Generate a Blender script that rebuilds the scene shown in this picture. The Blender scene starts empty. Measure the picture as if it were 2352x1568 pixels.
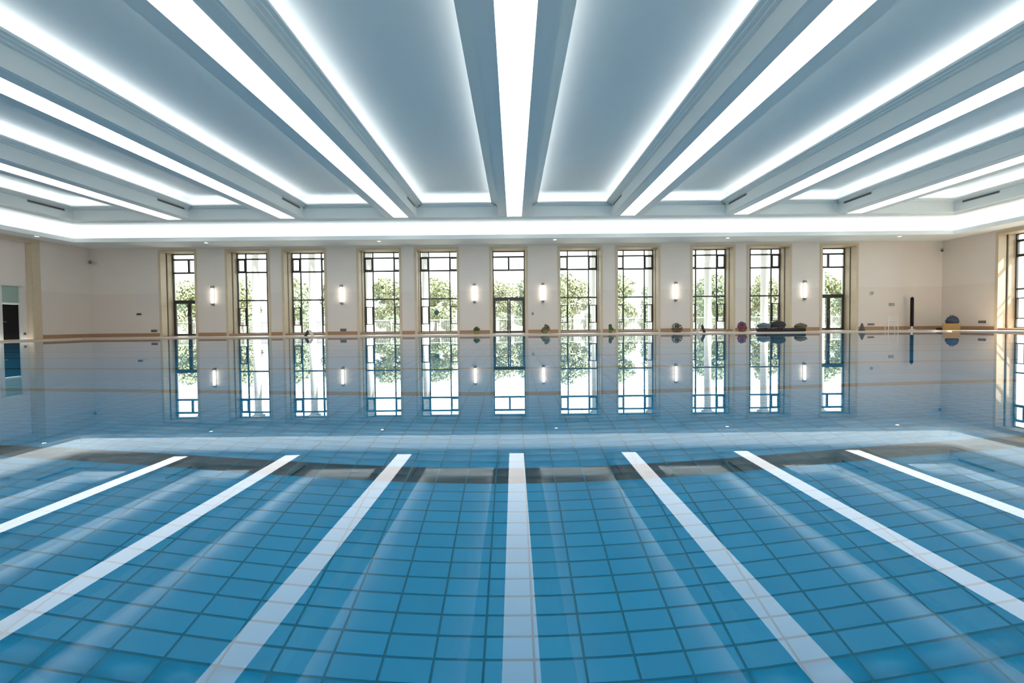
import bpy, math, random
from mathutils import Matrix, Vector
import numpy as np

PI = math.pi
random.seed(7)
scn = bpy.context.scene
col = scn.collection

# ------------------------------------------------------------------ camera
CAM_H = 0.70
cam_d = bpy.data.cameras.new('camera')
cam = bpy.data.objects.new('camera', cam_d)
col.objects.link(cam)
F_PX = 1000.0
cam_d.sensor_width = 36.0
cam_d.lens = F_PX / 2352.0 * 36.0
TILT, ROLL = math.radians(1.4), math.radians(-0.53)
cam_d.shift_y = -17.6 / 2352.0
cam_d.shift_x = -4.0 / 2352.0
cam_d.clip_start = 0.05
cam_d.clip_end = 2000
cam.matrix_world = (Matrix.Translation((0, 0, CAM_H)) @ Matrix.Rotation(PI / 2 - TILT, 4, 'X')
                    @ Matrix.Rotation(ROLL, 4, 'Z'))
scn.camera = cam

# ------------------------------------------------------------------ sky, sun, exposure
world = bpy.data.worlds.new('world')
scn.world = world
world.use_nodes = True
bg = world.node_tree.nodes['Background']
bg.inputs[0].default_value = (0.90, 0.96, 1.0, 1)
bg.inputs[1].default_value = 1.6
sun_d = bpy.data.lights.new('sun', 'SUN')
sun_d.energy = 11.0
sun_d.angle = math.radians(1.5)
sun_d.color = (1.0, 0.96, 0.88)
sun = bpy.data.objects.new('sun', sun_d)
col.objects.link(sun)
sun.rotation_euler = (math.radians(42), 0, math.radians(78))
scn.view_settings.view_transform = 'Standard'
scn.view_settings.look = 'None'
scn.view_settings.gamma = 1.0
scn.view_settings.use_curve_mapping = False
scn.view_settings.exposure = 1.76
scn.cycles.max_bounces = 14
scn.cycles.diffuse_bounces = 6
scn.cycles.glossy_bounces = 6
scn.cycles.transmission_bounces = 12
scn.cycles.transparent_max_bounces = 16
scn.cycles.sample_clamp_indirect = 6.0

L_PANEL = 1.25        # ceiling light diffusers
L_COVE = 1.9        # hidden strips on the beam ledges
L_EDGE = 6.5        # hidden strip on the ledge at the room edge
L_RIM = 2.7          # hidden strip in the perimeter cove

# ------------------------------------------------------------------ room measures (metres)
XL, XR, YN, YF = -27.1, 27.5, -3.0, 28.0       # inner wall faces
PX0, PX1, PY0, PY1 = -24.8, 25.2, -0.05, 25.0  # pool
DEPTH = 1.65
DECK = 0.05
ZS, ZB, ZC = 5.70, 6.70, 7.88                  # soffit, beam underside, coffer ceiling
FX0, FX1, FY0, FY1 = -24.75, 24.85, 0.35, 24.65  # inner fascia of the perimeter beam
BX = [0.096 + 6.37 * k for k in range(-3, 4)]
WIN_C = -0.30

# ------------------------------------------------------------------ materials
MATS = {}
def node_mat(name):
    m = bpy.data.materials.new(name)
    m.use_nodes = True
    nt = m.node_tree
    b = nt.nodes['Principled BSDF']
    MATS[name] = m
    return m, nt, b

def plain(name, c, rough=0.6, metal=0.0, spec=0.5, vary=0.0, scale=4.0, bump=0.0):
    m, nt, b = node_mat(name)
    b.inputs['Base Color'].default_value = (*c, 1)
    b.inputs['Roughness'].default_value = rough
    b.inputs['Metallic'].default_value = metal
    b.inputs['Specular IOR Level'].default_value = spec
    if vary or bump:
        tc = nt.nodes.new('ShaderNodeTexCoord')
        n = nt.nodes.new('ShaderNodeTexNoise')
        n.inputs['Scale'].default_value = scale
        n.inputs['Detail'].default_value = 5
        nt.links.new(tc.outputs['Object'], n.inputs['Vector'])
        if vary:
            r = nt.nodes.new('ShaderNodeMix'); r.data_type = 'RGBA'
            r.inputs['A'].default_value = (*[max(0, v * (1 - vary)) for v in c], 1)
            r.inputs['B'].default_value = (*[min(1, v * (1 + vary)) for v in c], 1)
            nt.links.new(n.outputs['Fac'], r.inputs['Factor'])
            nt.links.new(r.outputs['Result'], b.inputs['Base Color'])
        if bump:
            bp = nt.nodes.new('ShaderNodeBump')
            bp.inputs['Strength'].default_value = bump
            bp.inputs['Distance'].default_value = 0.01
            nt.links.new(n.outputs['Fac'], bp.inputs['Height'])
            nt.links.new(bp.outputs['Normal'], b.inputs['Normal'])
    return m

def emit(name, c, s):
    m = bpy.data.materials.new(name); m.use_nodes = True
    nt = m.node_tree; nt.nodes.clear()
    e = nt.nodes.new('ShaderNodeEmission'); o = nt.nodes.new('ShaderNodeOutputMaterial')
    e.inputs[0].default_value = (*c, 1); e.inputs[1].default_value = s
    nt.links.new(e.outputs[0], o.inputs[0])
    MATS[name] = m
    return m

plain('ceiling_paint', (0.85, 0.895, 0.90), 0.75, spec=0.2, vary=0.015, scale=0.6)  # faint cyan stands in for light bounced off the pool
plain('trim_stone', (0.58, 0.475, 0.34), 0.5, vary=0.10, scale=5.0)
plain('sill_stone', (0.33, 0.20, 0.13), 0.45, vary=0.12, scale=4.0)
plain('skirting', (0.36, 0.21, 0.12), 0.45, vary=0.15, scale=3.0)
plain('frame_dark', (0.035, 0.036, 0.033), 0.4)
plain('door_black', (0.006, 0.005, 0.006), 0.5, spec=0.2)
plain('frame_pale', (0.62, 0.62, 0.58), 0.4)
plain('metal', (0.55, 0.55, 0.55), 0.3, metal=1.0)
plain('dark_plastic', (0.03, 0.028, 0.027), 0.5)
plain('vent_dark', (0.045, 0.038, 0.032), 0.6)
plain('vent_grey', (0.30, 0.29, 0.27), 0.5)
plain('white_plastic', (0.75, 0.75, 0.73), 0.45)
plain('exterior_white', (0.30, 0.30, 0.295), 0.6, vary=0.03, scale=2.0)
plain('fence_white', (0.16, 0.165, 0.155), 0.6)
plain('terrace', (0.26, 0.25, 0.22), 0.8, vary=0.1, scale=0.7)
plain('bark', (0.16, 0.12, 0.08), 0.9, vary=0.3, scale=8.0, bump=0.4)
plain('hill', (0.10, 0.12, 0.125), 0.9, vary=0.12, scale=0.02)
plain('grout', (0.003, 0.19, 0.30), 0.8)
emit('panel_light', (1.0, 1.0, 1.0), L_PANEL)
emit('cove_led', (1.0, 0.985, 0.97), L_COVE)
emit('edge_led', (1.0, 0.985, 0.97), L_EDGE)
emit('rim_led', (1.0, 0.97, 0.95), L_RIM)
emit('sconce_glow', (1.0, 0.93, 0.82), 2.2)
emit('downlight_glow', (1.0, 0.97, 0.92), 5.0)

# wall: painted above, slightly darker glazed field below 2.85 m
m, nt, b = node_mat('wall_paint')
geo = nt.nodes.new('ShaderNodeNewGeometry')
sep = nt.nodes.new('ShaderNodeSeparateXYZ')
nt.links.new(geo.outputs['Position'], sep.inputs[0])
gt = nt.nodes.new('ShaderNodeMath'); gt.operation = 'GREATER_THAN'; gt.inputs[1].default_value = 2.80
nt.links.new(sep.outputs['Z'], gt.inputs[0])
n = nt.nodes.new('ShaderNodeTexNoise'); n.inputs['Scale'].default_value = 0.9; n.inputs['Detail'].default_value = 4
nt.links.new(geo.outputs['Position'], n.inputs['Vector'])
mx = nt.nodes.new('ShaderNodeMix'); mx.data_type = 'RGBA'
mx.inputs['A'].default_value = (0.72, 0.645, 0.585, 1)
mx.inputs['B'].default_value = (0.765, 0.695, 0.635, 1)
nt.links.new(gt.outputs[0], mx.inputs['Factor'])
m2 = nt.nodes.new('ShaderNodeMix'); m2.data_type = 'RGBA'; m2.blend_type = 'MULTIPLY'
m2.inputs['Factor'].default_value = 0.08
nt.links.new(mx.outputs['Result'], m2.inputs['A']); nt.links.new(n.outputs['Color'], m2.inputs['B'])
nt.links.new(m2.outputs['Result'], b.inputs['Base Color'])
b.inputs['Roughness'].default_value = 0.6

# deck: pale warm stone slabs
def brick_mat(name, c1, c2, mortar, bw, bh, ms, rough, off=0.0):
    m, nt, b = node_mat(name)
    tc = nt.nodes.new('ShaderNodeTexCoord')
    br = nt.nodes.new('ShaderNodeTexBrick')
    br.offset = off
    br.inputs['Color1'].default_value = (*c1, 1); br.inputs['Color2'].default_value = (*c2, 1)
    br.inputs['Mortar'].default_value = (*mortar, 1)
    br.inputs['Scale'].default_value = 1.0
    br.inputs['Mortar Size'].default_value = ms
    br.inputs['Brick Width'].default_value = bw
    br.inputs['Row Height'].default_value = bh
    nt.links.new(tc.outputs['Object'], br.inputs['Vector'])
    nt.links.new(br.outputs['Color'], b.inputs['Base Color'])
    b.inputs['Roughness'].default_value = rough
    return m
brick_mat('deck_stone', (0.60, 0.46, 0.34), (0.64, 0.50, 0.38), (0.40, 0.32, 0.25), 0.6, 0.6, 0.006, 0.35)
brick_mat('basin_tile', (0.03, 0.33, 0.55), (0.035, 0.36, 0.58), (0.015, 0.14, 0.2), 0.245, 0.119, 0.008, 0.3)

# pool tile: glazed, each tile a touch different
TPX, TPY = 0.245, 0.119
TX0 = -0.160
TY0 = 2.092
def tile_mat(name, c, spread):
    m, nt, b = node_mat(name)
    g = nt.nodes.new('ShaderNodeNewGeometry')
    mp = nt.nodes.new('ShaderNodeMapping')
    mp.inputs['Location'].default_value = (-TX0 / TPX, -TY0 / TPY, 0)
    mp.inputs['Scale'].default_value = (1 / TPX, 1 / TPY, 0)
    nt.links.new(g.outputs['Position'], mp.inputs['Vector'])
    fl = nt.nodes.new('ShaderNodeVectorMath'); fl.operation = 'FLOOR'
    nt.links.new(mp.outputs[0], fl.inputs[0])
    wn = nt.nodes.new('ShaderNodeTexWhiteNoise'); wn.noise_dimensions = '2D'
    nt.links.new(fl.outputs[0], wn.inputs['Vector'])
    mx = nt.nodes.new('ShaderNodeMix'); mx.data_type = 'RGBA'
    mx.inputs['A'].default_value = (*[v * (1 - spread) for v in c], 1)
    mx.inputs['B'].default_value = (*[min(1, v * (1 + spread)) for v in c], 1)
    nt.links.new(wn.outputs['Value'], mx.inputs['Factor'])
    nt.links.new(mx.outputs['Result'], b.inputs['Base Color'])
    b.inputs['Roughness'].default_value = 0.35
tile_mat('pool_tile', (0.0, 0.365, 0.68), 0.05)
tile_mat('lane_tile', (0.012, 0.045, 0.065), 0.15)

# water: a real refracting surface, almost calm
m = bpy.data.materials.new('water'); m.use_nodes = True; MATS['water'] = m
nt = m.node_tree; nt.nodes.clear()
gl = nt.nodes.new('ShaderNodeBsdfGlass'); out = nt.nodes.new('ShaderNodeOutputMaterial')
gl.inputs['Color'].default_value = (1, 1, 1, 1); gl.inputs['Roughness'].default_value = 0.0
gl.inputs['IOR'].default_value = 1.333
tc = nt.nodes.new('ShaderNodeTexCoord')
nz = nt.nodes.new('ShaderNodeTexNoise'); nz.inputs['Scale'].default_value = 0.9; nz.inputs['Detail'].default_value = 2
bp = nt.nodes.new('ShaderNodeBump'); bp.inputs['Strength'].default_value = 0.025; bp.inputs['Distance'].default_value = 0.01
nt.links.new(tc.outputs['Object'], nz.inputs['Vector'])
nt.links.new(nz.outputs['Fac'], bp.inputs['Height'])
nt.links.new(bp.outputs['Normal'], gl.inputs['Normal'])
nt.links.new(gl.outputs[0], out.inputs[0])

# window glass: clear thin sheet with a slight sheen
def sheet_glass(name, tint, refl):
    m = bpy.data.materials.new(name); m.use_nodes = True; MATS[name] = m
    nt = m.node_tree; nt.nodes.clear()
    t = nt.nodes.new('ShaderNodeBsdfTransparent'); g = nt.nodes.new('ShaderNodeBsdfGlossy')
    t.inputs[0].default_value = (*tint, 1); g.inputs['Roughness'].default_value = 0.02
    mx = nt.nodes.new('ShaderNodeMixShader'); o = nt.nodes.new('ShaderNodeOutputMaterial')
    fr = nt.nodes.new('ShaderNodeFresnel'); fr.inputs[0].default_value = refl
    nt.links.new(fr.outputs[0], mx.inputs[0]); nt.links.new(t.outputs[0], mx.inputs[1])
    nt.links.new(g.outputs[0], mx.inputs[2]); nt.links.new(mx.outputs[0], o.inputs[0])
sheet_glass('glass', (0.96, 0.98, 0.96), 1.25)
plain('transom_glass', (0.30, 0.42, 0.36), 0.25)

def leaf_mat(name, c):
    m, nt, b = node_mat(name)
    g = nt.nodes.new('ShaderNodeNewGeometry')
    mx = nt.nodes.new('ShaderNodeMix'); mx.data_type = 'RGBA'
    mx.inputs['A'].default_value = (*[v * 0.65 for v in c], 1)
    mx.inputs['B'].default_value = (*[min(1, v * 1.3) for v in c], 1)
    nt.links.new(g.outputs['Random Per Island'], mx.inputs['Factor'])
    nt.links.new(mx.outputs['Result'], b.inputs['Base Color'])
    b.inputs['Roughness'].default_value = 0.6
    b.inputs['Transmission Weight'].default_value = 0.0
leaf_mat('leaf_a', (0.23, 0.26, 0.14))
leaf_mat('leaf_b', (0.19, 0.24, 0.15))
leaf_mat('leaf_c', (0.28, 0.295, 0.18))
leaf_mat('leaf_pot', (0.07, 0.14, 0.05))
leaf_mat('leaf_olive', (0.17, 0.17, 0.06))
leaf_mat('leaf_green', (0.09, 0.20, 0.06))
leaf_mat('leaf_brown', (0.11, 0.10, 0.07))
leaf_mat('petal_red', (0.30, 0.04, 0.08))
leaf_mat('petal_purple', (0.16, 0.07, 0.20))
plain('pot_yellow', (0.34, 0.24, 0.06), 0.5)
plain('pot_brown', (0.16, 0.09, 0.05), 0.6)
plain('pot_olive', (0.20, 0.19, 0.08), 0.6)
plain('cloth_dark', (0.025, 0.022, 0.026), 0.8, bump=0.3, scale=6)
plain('cloth_blue', (0.10, 0.13, 0.16), 0.7, bump=0.3, scale=6)
plain('cloth_olive', (0.10, 0.09, 0.045), 0.8, bump=0.3, scale=6)
plain('cloth_navy', (0.03, 0.045, 0.08), 0.7, bump=0.3, scale=6)
plain('crate_yellow', (0.42, 0.24, 0.07), 0.5)
plain('sign_shade_cone_dark', (0.07, 0.06, 0.05), 0.5)  # painted shade on one sign panel; the cone's own dark colour
plain('sticker_teal', (0.02, 0.16, 0.14), 0.5)
plain('sign_lit', (0.72, 0.66, 0.60), 0.5)  # painted lit face of the floor signs

# ------------------------------------------------------------------ mesh helpers
class MB:
    def __init__(self):
        self.v, self.f, self.mi = [], [], []
    def quad(self, pts, mi=0):
        i = len(self.v); self.v += [tuple(p) for p in pts]
        self.f.append(tuple(range(i, i + len(pts)))); self.mi.append(mi)
        return self
    def box(self, x0, x1, y0, y1, z0, z1, mi=0):
        i = len(self.v)
        self.v += [(x, y, z) for z in (z0, z1) for y in (y0, y1) for x in (x0, x1)]
        for f in ((0, 2, 3, 1), (4, 5, 7, 6), (0, 1, 5, 4), (2, 6, 7, 3), (0, 4, 6, 2), (1, 3, 7, 5)):
            self.f.append(tuple(i + k for k in f)); self.mi.append(mi)
        return self
    def tube(self, pts, r, seg=8, cap=True):
        pts = [Vector(p) for p in pts]
        rs = r if isinstance(r, (list, tuple)) else [r] * len(pts)
        i0 = len(self.v)
        for k, p in enumerate(pts):
            a = pts[max(0, k - 1)]; c = pts[min(len(pts) - 1, k + 1)]
            d = (c - a).normalized()
            u = d.cross(Vector((0, 0, 1)))
            if u.length < 1e-4: u = d.cross(Vector((0, 1, 0)))
            u.normalize(); w = u.cross(d)
            for s in range(seg):
                t = 2 * PI * s / seg
                self.v.append(tuple(p + (u * math.cos(t) + w * math.sin(t)) * rs[k]))
        for k in range(len(pts) - 1):
            for s in range(seg):
                a = i0 + k * seg + s; b_ = i0 + k * seg + (s + 1) % seg
                self.f.append((a, b_, b_ + seg, a + seg)); self.mi.append(0)
        if cap:
            self.f.append(tuple(range(i0, i0 + seg))); self.mi.append(0)
            e = i0 + (len(pts) - 1) * seg
            self.f.append(tuple(range(e + seg - 1, e - 1, -1))); self.mi.append(0)
        return self
    def lathe(self, prof, seg=24, axis='Z', c=(0, 0, 0)):
        i0 = len(self.v)
        for r, z in prof:
            for s in range(seg):
                t = 2 * PI * s / seg
                if axis == 'Z': p = (c[0] + r * math.cos(t), c[1] + r * math.sin(t), c[2] + z)
                else: p = (c[0] + r * math.cos(t), c[1] + z, c[2] + r * math.sin(t))
                self.v.append(p)
        for k in range(len(prof) - 1):
            for s in range(seg):
                a = i0 + k * seg + s; b_ = i0 + k * seg + (s + 1) % seg
                self.f.append((a, b_, b_ + seg, a + seg)); self.mi.append(0)
        return self
    def prism_y(self, prof, y0, y1):
        n = len(prof); i0 = len(self.v)
        self.v += [(x, y0, z) for x, z in prof] + [(x, y1, z) for x, z in prof]
        for k in range(n):
            a, b_ = i0 + k, i0 + (k + 1) % n
            self.f.append((a, b_, b_ + n, a + n)); self.mi.append(0)
        self.f.append(tuple(range(i0, i0 + n))); self.mi.append(0)
        self.f.append(tuple(range(i0 + 2 * n - 1, i0 + n - 1, -1))); self.mi.append(0)
        return self
    def mesh(self, name, mats, smooth=False):
        me = bpy.data.meshes.new(name)
        me.from_pydata(self.v, [], self.f)
        for mt in ([mats] if isinstance(mats, str) else mats): me.materials.append(MATS[mt])
        if any(self.mi): me.polygons.foreach_set('material_index', self.mi)
        if smooth: me.polygons.foreach_set('use_smooth', [True] * len(me.polygons))
        me.update()
        return me
    def build(self, name, mats, parent=None, loc=None, rotz=0.0, smooth=False, recalc=False):
        me = self.mesh(name, mats, smooth)
        if recalc:
            import bmesh
            bm = bmesh.new(); bm.from_mesh(me)
            bmesh.ops.recalc_face_normals(bm, faces=bm.faces); bm.to_mesh(me); bm.free()
        return link(name, me, parent, loc, rotz)

def link(name, data, parent=None, loc=None, rotz=0.0):
    o = bpy.data.objects.new(name, data); col.objects.link(o)
    if parent is not None: o.parent = parent
    if loc is not None: o.location = loc
    if rotz: o.rotation_euler = (0, 0, rotz)
    return o

def tag(o, label=None, cat=None, group=None, kind=None):
    if label: o['label'] = label
    if cat: o['category'] = cat
    if group: o['group'] = group
    if kind: o['kind'] = kind
    return o

def thing(name, label, cat, loc=(0, 0, 0), rotz=0.0, group=None, kind=None):
    return tag(link(name, None, None, loc, rotz), label, cat, group, kind)

def copy_tree(o, parent=None):
    c = o.copy(); col.objects.link(c)
    if parent is not None: c.parent = parent
    for ch in o.children: copy_tree(ch, c)
    return c

def struct(o, label=None):
    return tag(o, label, None, None, 'structure')

# ------------------------------------------------------------------ structure: walls
TRIM_W, OPEN_TOP, WALL_T = 0.15, 5.46, 1.30
HW_WIN, HW_DOOR = 1.285, 1.08
WINS = [(-21.2, 'd'), (-16.72, 'wl'), (-13.1, 'wl'), (-8.30, 'w'), (-4.60, 'w'), (0.0, 'd'),
        (4.60, 'w'), (8.30, 'w'), (13.1, 'w'), (16.72, 'w'), (21.2, 'd')]
LIN = 0.06
mb = MB()
x = XL - 0.4
for off, k in WINS:
    h = (HW_DOOR if k == 'd' else HW_WIN) + LIN
    c = WIN_C + off
    mb.box(x, c - h, YF, YF + WALL_T, -0.3, 8.3)
    mb.box(c - h, c + h, YF, YF + WALL_T, OPEN_TOP + LIN, 8.3)
    mb.box(c - h, c + h, YF, YF + WALL_T, -0.3, DECK)
    x = c + h
mb.box(x, XR + 1.3, YF, YF + WALL_T, -0.3, 8.3)
struct(mb.build('wall_far', 'wall_paint'))

RW = [23.45, 18.75, 14.05, 9.35, 4.65]          # windows of the right wall
mb = MB(); y = YF
for c in RW:
    h = HW_WIN + LIN
    mb.box(XR, XR + WALL_T, c + h, y, -0.3, 8.3)
    mb.box(XR, XR + WALL_T, c - h, c + h, OPEN_TOP + LIN, 8.3)
    mb.box(XR, XR + WALL_T, c - h, c + h, -0.3, DECK)
    y = c - h
mb.box(XR, XR + WALL_T, YN - 0.01, y, -0.3, 8.3)
struct(mb.build('wall_right', 'wall_paint'))

# left wall: stone-framed shallow portal with a doorway in its infill
PY_A, PY_B = 19.6, 24.60
DY0, DY1 = 23.30, 24.22
mb = MB()
mb.box(XL - 0.4, XL, PY_B, YF, -0.3, 8.3)
mb.box(XL - 0.4, XL, YN - 0.4, PY_A, -0.3, 8.3)
mb.box(XL - 0.4, XL, PY_A, PY_B, 5.46, 8.3)
mb.box(XL - 0.4, XL - 0.3, PY_A, DY0, -0.3, 5.46)
mb.box(XL - 0.4, XL - 0.3, DY1, PY_B, -0.3, 5.46)
mb.box(XL - 0.4, XL - 0.3, DY0, DY1, 2.98, 5.46)
mb.box(XL - 0.4, XL - 0.3, DY0, DY1, -0.3, DECK)
struct(mb.build('wall_left', 'wall_paint'))
NW_ADDED = [-19.0 + 3.2 * k for k in range(15)]  # unseen windows added in the near wall for more daylight inside
mb = MB(); x = XL - 0.4
for c in NW_ADDED:
    h = HW_WIN + LIN
    mb.box(x, c - h, YN - WALL_T, YN, -0.3, 8.3)
    mb.box(c - h, c + h, YN - WALL_T, YN, OPEN_TOP + LIN, 8.3)
    mb.box(c - h, c + h, YN - WALL_T, YN, -0.3, DECK)
    x = c + h
mb.box(x, XR + 1.3, YN - WALL_T, YN, -0.3, 8.3)
struct(mb.build('wall_near', 'wall_paint'))

# ------------------------------------------------------------------ floor deck, coping, basin, tiles, water
mb = MB()
mb.box(XL, PX0 - 0.3, YN, YF, -0.3, DECK).box(PX1 + 0.3, XR, YN, YF, -0.3, DECK)
mb.box(PX0 - 0.3, PX1 + 0.3, YN, PY0 - 0.3, -0.3, DECK).box(PX0 - 0.3, PX1 + 0.3, PY1 + 0.3, YF, -0.3, DECK)
struct(mb.build('floor', 'deck_stone'))
mb = MB()
CZ = DECK + 0.006
mb.box(PX0 - 0.3, PX0, PY0 - 0.3, PY1 + 0.3, -0.3, CZ).box(PX1, PX1 + 0.3, PY0 - 0.3, PY1 + 0.3, -0.3, CZ)
mb.box(PX0, PX1, PY0 - 0.3, PY0, -0.3, CZ).box(PX0, PX1, PY1, PY1 + 0.3, -0.3, CZ)
plain('coping_stone', (0.66, 0.52, 0.40), 0.35, vary=0.05, scale=3.0)
struct(mb.build('trim_1', 'coping_stone'))

basin = MB()
basin.box(PX0 - 0.3, PX1 + 0.3, PY0 - 0.3, PY1 + 0.3, -DEPTH - 0.3, -DEPTH - 0.004)
basin = struct(basin.build('floor_pool', 'grout'), 'tiled floor under the pool water')
mb = MB()
for (a, b_, c, d) in ((PX0 - 0.3, PX0, PY0 - 0.3, PY1 + 0.3), (PX1, PX1 + 0.3, PY0 - 0.3, PY1 + 0.3)):
    mb.box(a, b_, c, d, -DEPTH - 0.004, -0.3)
mb.box(PX0, PX1, PY0 - 0.3, PY0, -DEPTH - 0.004, -0.3).box(PX0, PX1, PY1, PY1 + 0.3, -DEPTH - 0.004, -0.3)
struct(mb.build('wall_pool', 'basin_tile'))

GJ = 0.0045                        # half a joint
def tile_verts():
    a, b_ = TPX / 2 - GJ, TPY / 2 - GJ
    c = 0.002
    return ([(-a, -b_, -0.006), (a, -b_, -0.006), (a, b_, -0.006), (-a, b_, -0.006),
             (-a + c, -b_ + c, 0), (a - c, -b_ + c, 0), (a - c, b_ - c, 0), (-a + c, b_ - c, 0)],
            [(4, 5, 6, 7), (0, 1, 5, 4), (1, 2, 6, 5), (2, 3, 7, 6), (3, 0, 4, 7)])
tv, tf = tile_verts()
tile_me = {}
for nm in ('pool_tile', 'lane_tile'):
    me = bpy.data.meshes.new('tile'); me.from_pydata(tv, [], tf); me.materials.append(MATS[nm]); tile_me[nm] = me
ix = np.arange(math.ceil((PX0 - TX0) / TPX), math.floor((PX1 - TX0) / TPX))
iy = np.arange(math.ceil((PY0 - TY0) / TPY), math.floor((PY1 - TY0) / TPY))
LANE_ROW = 12
def is_lane(r): return (r - LANE_ROW) % 21 in (0, 1)
cells = [(TX0 + (i + 0.5) * TPX, TY0 + (j + 0.5) * TPY, int(j)) for j in iy for i in ix]
def shown(c): return c[1] > 1.98 and abs(c[0]) < 1.14 * c[1] + 0.1
near = sorted((c for c in cells if shown(c)), key=lambda c: c[0] ** 2 * 0.15 + c[1] ** 2)[:300]
near_set = set(near)
for c in near:
    nm = 'lane_tile' if is_lane(c[2]) and abs(c[0]) < 23 else 'pool_tile'
    link('tile', tile_me[nm], basin, (c[0], c[1], -DEPTH))
for nm in ('pool_tile', 'lane_tile'):
    cc = np.array([(c[0], c[1], -DEPTH) for c in cells if c not in near_set
                   and ((is_lane(c[2]) and abs(c[0]) < 23) == (nm == 'lane_tile'))])
    V = (np.array(tv)[None] + cc[:, None]).reshape(-1, 3)
    Fc = (np.array(tf)[None] + (np.arange(len(cc)) * 8)[:, None, None]).reshape(-1, 4)
    me = bpy.data.meshes.new('tile_field')
    me.vertices.add(len(V)); me.vertices.foreach_set('co', V.ravel())
    me.loops.add(Fc.size); me.loops.foreach_set('vertex_index', Fc.ravel().astype(np.int32))
    me.polygons.add(len(Fc)); me.polygons.foreach_set('loop_start', (np.arange(len(Fc)) * 4).astype(np.int32))
    me.update(calc_edges=True); me.validate()
    me.materials.append(MATS[nm])
    tag(link('tile_field' if nm == 'pool_tile' else 'lane_line_tiles', me, basin), kind='stuff')

w = MB().quad([(PX0, PY0, 0), (PX1, PY0, 0), (PX1, PY1, 0), (PX0, PY1, 0)]).build('pool_water', 'water')
tag(w, 'calm clear blue pool water mirroring windows and ceiling lights', 'water', kind='stuff')

# ------------------------------------------------------------------ ceiling
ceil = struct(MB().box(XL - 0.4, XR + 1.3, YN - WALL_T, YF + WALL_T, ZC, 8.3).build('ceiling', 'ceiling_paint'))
# perimeter beam, light cove and low soffit: one moulded ring swept round the room
ring = [(-0.09, ZC), (-0.09, 7.38), (0.32, 7.38), (0.32, 7.42), (0.38, 7.42), (0.38, 7.35), (0.26, 7.35), (0.26, 7.31),
        (0.13, 7.31), (0.13, 7.27), (0.0, 7.27), (0.0, ZB), (-0.22, ZB), (-0.22, ZB - 0.035), (-0.34, ZB - 0.035),
        (-0.34, ZB - 0.07), (-1.20, ZB - 0.075)]
for k in range(1, 9):              # concave sweep down to the cove trough
    t = k / 8 * PI / 2
    ring.append((-1.25 - 0.50 * math.sin(t), ZB - 0.55 + 0.47 * math.cos(t)))
ring += [(-1.75, 5.82), (-1.21, 5.82), (-1.21, 5.93), (-1.15, 5.93), (-1.15, ZS)]
def rect(d): return [(FX0 + d, FY0 + d), (FX1 - d, FY0 + d), (FX1 - d, FY1 - d), (FX0 + d, FY1 - d)]
mb = MB()
rings = [[(p[0], p[1], z) for p in rect(d)] for d, z in ring]
rings.append([(XL, YN, ZS), (XR, YN, ZS), (XR, YF, ZS), (XL, YF, ZS)])
for r in rings: mb.v += r
for k in range(len(rings) - 1):
    for s in range(4):
        a = k * 4 + s; b_ = k * 4 + (s + 1) % 4
        mb.f.append((a, a + 4, b_ + 4, b_)); mb.mi.append(0)
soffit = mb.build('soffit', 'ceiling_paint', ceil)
# hidden light strips of the ring
def strip_ring(name, d0, d1, z, mat, parent):
    o, i = rect(d0), rect(d1)
    m_ = MB()
    for s in range(4):
        t = (s + 1) % 4
        m_.quad([(*o[s], z), (*o[t], z), (*i[t], z), (*i[s], z)])
    return m_.build(name, mat, parent)
def strip_wall(name, d, z0, z1, mat, parent):
    c = rect(d); m_ = MB()
    for s in range(4):
        t = (s + 1) % 4
        m_.quad([(*c[s], z0), (*c[t], z0), (*c[t], z1), (*c[s], z1)])
    return m_.build(name, mat, parent)
strip_wall('led_strip', 0.315, 7.384, 7.417, 'edge_led', soffit)
strip_ring('led_strip', -1.42, -1.28, 5.826, 'rim_led', soffit)

def beam_profile():
    r = [(0.445, ZB + 0.05), (0.445, ZB), (0.80, ZB), (0.80, ZB + 0.012), (0.89, ZB + 0.012), (0.89, 7.27), (1.02, 7.27), (1.02, 7.31),
         (1.15, 7.31), (1.15, 7.35), (1.27, 7.35), (1.27, 7.42), (1.21, 7.42), (1.21, 7.38), (0.80, 7.38), (0.80, ZC)]
    return [(-x, z) for x, z in reversed(r)] + r
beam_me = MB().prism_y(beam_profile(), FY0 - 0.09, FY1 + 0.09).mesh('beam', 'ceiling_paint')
led_me = MB()
for s in (-1, 1):
    led_me.quad([(s * 0.90, FY0 + 0.4, 7.386), (s * 1.04, FY0 + 0.4, 7.386), (s * 1.04, FY1 - 0.4, 7.386), (s * 0.90, FY1 - 0.4, 7.386)])
led_me = led_me.mesh('led_strip', 'cove_led')
for x in BX:
    bo = link('beam', beam_me, ceil, (x, 0, 0))
    link('led_strip', led_me, bo)

# linear ceiling lights
names = ['linear ceiling light over the beam closest to the wall with the dark doorway',
         'linear ceiling light second from the wall with the dark doorway',
         'linear ceiling light third from the wall with the dark doorway',
         'long white ceiling light on the middle beam, facing the central glass doors',
         'linear ceiling light third from the wall with the yellow crate',
         'linear ceiling light second from the wall with the yellow crate',
         'linear ceiling light over the beam closest to the wall with the yellow crate']
diff_me = MB().box(-0.41, 0.41, FY0 + 0.05, FY1 - 0.02, ZB + 0.004, ZB + 0.03).mesh('diffuser', 'panel_light')
hm = MB()
for s in (-1, 1):
    a, b_ = sorted((s * 0.41, s * 0.445))
    hm.box(a, b_, FY0, FY1 + 0.01, ZB - 0.006, ZB + 0.045)
hm.box(-0.41, 0.41, FY0, FY0 + 0.05, ZB - 0.006, ZB + 0.045).box(-0.41, 0.41, FY1 - 0.02, FY1 + 0.01, ZB - 0.006, ZB + 0.045)
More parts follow.
